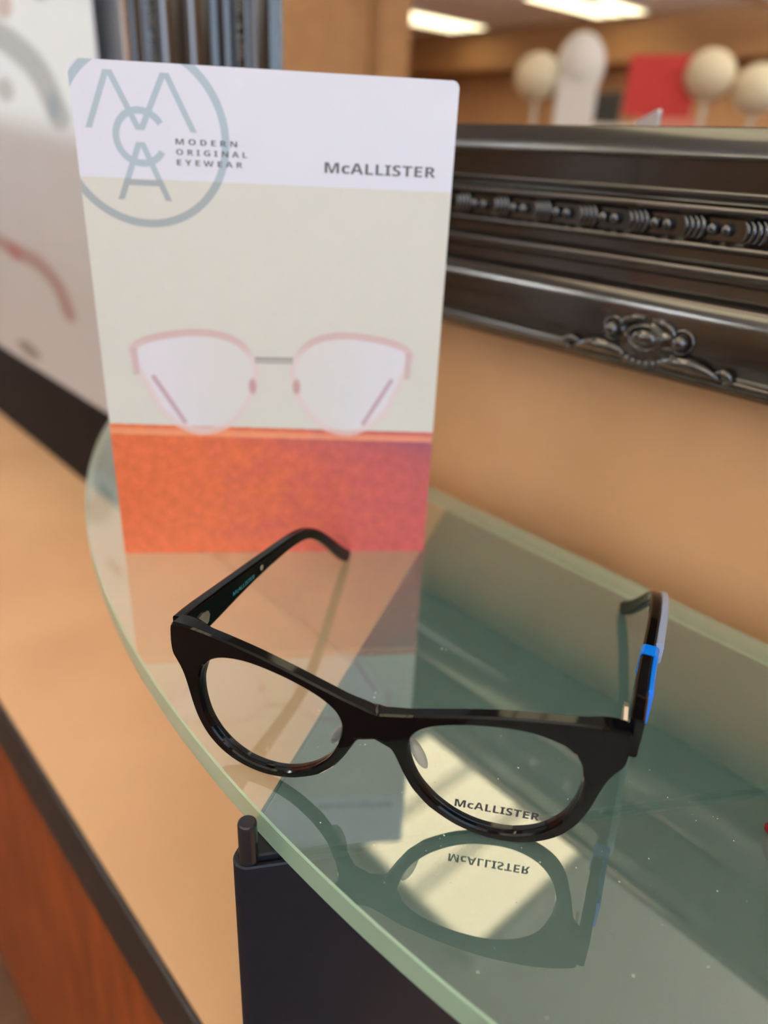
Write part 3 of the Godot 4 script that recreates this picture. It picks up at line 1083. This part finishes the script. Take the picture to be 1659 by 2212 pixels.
# ------------------------------------------------------------------ poster on the ledge
func poster_print() -> ImageTexture:
	const W := 420
	const H := 560
	var im := Image.create(W, H, false, Image.FORMAT_RGB8)
	var n := FastNoiseLite.new()
	n.seed = 21
	n.frequency = 0.01
	var arc := smooth_curve([Vector2(-0.80, 0.285), Vector2(-0.70, 0.275), Vector2(-0.625, 0.256), Vector2(-0.57, 0.232), Vector2(-0.535, 0.196)], 5)
	var rose := smooth_curve([Vector2(-0.90, 0.075), Vector2(-0.80, 0.058), Vector2(-0.72, 0.052), Vector2(-0.65, 0.046), Vector2(-0.60, 0.028), Vector2(-0.58, 0.004)], 5)
	for y in H:
		var v := 0.55 - 0.65 * (y + 0.5) / H
		for x in W:
			var u := -1.0 + 0.564 * (x + 0.5) / W
			var p := Vector2(u, v)
			var c := Color(0.865, 0.92, 0.965).lerp(Color(0.695, 0.69, 0.695), smoothstep(0.205, 0.165, v + 0.06 * (u + 0.6)))
			c = c.lightened(0.05 * n.get_noise_2d(x, y))
			c = c.lerp(Color(0.70, 0.69, 0.70), smoothstep(0.02, -0.02, v))
			var d := 9.0
			for i in arc.size() - 1:
				d = minf(d, seg(p * Vector2(0.45, 1), arc[i] * Vector2(0.45, 1), arc[i + 1] * Vector2(0.45, 1)))
			c = c.lerp(Color(0.66, 0.70, 0.72), smoothstep(0.016, 0.008, d))
			d = 9.0
			for i in rose.size() - 1:
				d = minf(d, seg(p * Vector2(0.45, 1), rose[i] * Vector2(0.45, 1), rose[i + 1] * Vector2(0.45, 1)))
			c = c.lerp(Color(0.60, 0.50, 0.48), smoothstep(0.013, 0.006, d))
			for s in [[-0.735, 0.05, 0.03, 0.012, Color(0.62, 0.38, 0.37)], [-0.645, 0.292, 0.03, 0.012, Color(0.72, 0.66, 0.64)], [-0.538, 0.300, 0.03, 0.012, Color(0.6, 0.6, 0.6)], [-0.68, 0.221, 0.035, 0.014, Color(0.68, 0.71, 0.72)], [-0.545, 0.205, 0.02, 0.014, Color(0.55, 0.61, 0.68)], [-0.74, -0.07, 0.05, 0.012, Color(0.45, 0.43, 0.42)]]:
				var e := Vector2((u - s[0]) / s[2], (v - s[1]) / s[3]).length()
				c = c.lerp(s[4], 0.85 * smoothstep(1.1, 0.5, e))
			im.set_pixel(x, y, c)
	return ImageTexture.create_from_image(im)

func poster() -> void:
	var t := thing("poster_board", "tall white poster board with grey and rose arcs on a black base", "poster board", Vector3(0, G, 0))
	part("base", boxed(Vector3(-1.25, -0.2098, -0.0195), Vector3(-0.475, -0.092, 0.013), 0.0015), M.ledge, t)
	part("board", boxed(Vector3(-1.0, -0.0918, 0.0103), Vector3(-0.4315, 0.56, 0.0125), 0.0004), M.paper, t)
	var b := Builder.new()
	var x0 := -0.9995
	var x1 := -0.432
	b.tri(Vector3(x0, -0.0912, 0.0127), Vector3(x1, -0.0912, 0.0127), Vector3(x1, 0.5594, 0.0127), 1, Vector2(0, 0.985), Vector2(1, 0.985), Vector2(1, 0))
	b.tri(Vector3(x0, -0.0912, 0.0127), Vector3(x1, 0.5594, 0.0127), Vector3(x0, 0.5594, 0.0127), 1, Vector2(0, 0.985), Vector2(1, 0), Vector2(0, 0))
	var m := mat(Color.WHITE, 0.55)
	m.albedo_texture = poster_print()
	m.texture_repeat = false
	part("print", b.done(false), m, t)

# ------------------------------------------------------------------ things of the shop, seen in the mirror
func shop() -> void:
	var t := thing("display_tower", "slim white display tower seen blurred in the mirror, beside a cream globe lamp", "display tower", Vector3(-1.99, 0, 2.83), -0.6)
	part("column", boxed(Vector3(-0.085, 0.05, -0.085), Vector3(0.085, 1.60, 0.085), 0.006), M.white, t)
	var b := Builder.new()
	b.ball(Vector3(0, 1.655, 0), Vector3(0.105, 0.13, 0.105), 14)
	part("head", b.done(), M.white, t)
	part("base", boxed(Vector3(-0.13, 0, -0.13), Vector3(0.13, 0.05, 0.13), 0.006), M.white, t)
	var spots := [[Vector3(-2.13, 0, 2.72), 1.61, "cream globe floor lamp just left of the white tower, in the mirror"], [Vector3(-1.51, 0, 3.07), 1.63, "cream globe floor lamp right of the red banner, in the mirror"], [Vector3(-1.34, 0, 3.17), 1.58, "cream globe floor lamp rightmost in the mirror, at the picture edge"]]
	for s in spots:
		var l := thing("floor_lamp", s[2], "lamp", s[0], 0.0, "cream globe floor lamps")
		b = Builder.new()
		b.ball(Vector3(0, s[1], 0), Vector3(0.10, 0.095, 0.10), 14)
		part("globe", b.done(), M.cream, l)
		b = Builder.new()
		b.lathe(_mm([[0, 0], [130, 0], [130, 12], [20, 25], [12, 40], [12, s[1] * 1000 - 90], [0, s[1] * 1000 - 90]]), 20)
		part("pole", b.done(), M.white_metal, l)
	t = thing("banner_stand", "red banner on a stand with a pink lower half, seen blurred in the mirror", "banner", Vector3(-1.68, 0, 2.99), 2.62)
	part("banner", boxed(Vector3(-0.14, 1.47, -0.012), Vector3(0.14, 1.70, 0.012), 0.004), M.red, t)
	part("lower_banner", boxed(Vector3(-0.17, 1.05, -0.012), Vector3(0.08, 1.47, 0.012), 0.004), M.pink, t)
	b = Builder.new()
	b.tube(PackedVector3Array([Vector3(0, 0.02, -0.02), Vector3(0, 1.68, -0.02)]), PackedFloat32Array([0.012, 0.012]), 10)
	b.box(Vector3(-0.2, 0, -0.12), Vector3(0.2, 0.02, 0.12), 0.004)
	part("stand", b.done(), M.white_metal, t)
	t = thing("display_cabinet", "white cabinet with a dark box on top, low in the mirror behind the banner", "cabinet", Vector3(-2.2, 0, 3.55), -0.55)
	part("body", boxed(Vector3(-0.26, 0, -0.15), Vector3(0.20, 1.43, 0.15), 0.005), M.white, t)
	part("top", boxed(Vector3(-0.28, 1.43, -0.17), Vector3(0.22, 1.46, 0.17), 0.005), M.white, t)
	var o := part("dark_box", boxed(Vector3(-0.07, 0, -0.05), Vector3(0.07, 0.15, 0.05), 0.006), M.dark, self, Transform3D(Basis(Vector3.UP, -0.5), Vector3(-2.27, 1.46, 3.5)))
	tag(o, "small dark box on the white cabinet, between tower and red banner in the mirror", "box")

func _ready() -> void:
	materials()
	view_and_light()
	room()
	counter()
	mirror()
	stand()
	glass_shelf()
	eyeglasses("glossy black acetate eyeglasses with printed demo lens, resting open on the glass shelf", Vector3(0.1711, G, 0.2096), deg_to_rad(31.51), M.acetate, true)
	eyeglasses("dark red acetate eyeglasses, only a temple tip showing at the right picture edge", Vector3(0.4151, G, 0.1175), deg_to_rad(68.0), M.red_acetate, false)
	show_card()
	poster()
	shop()
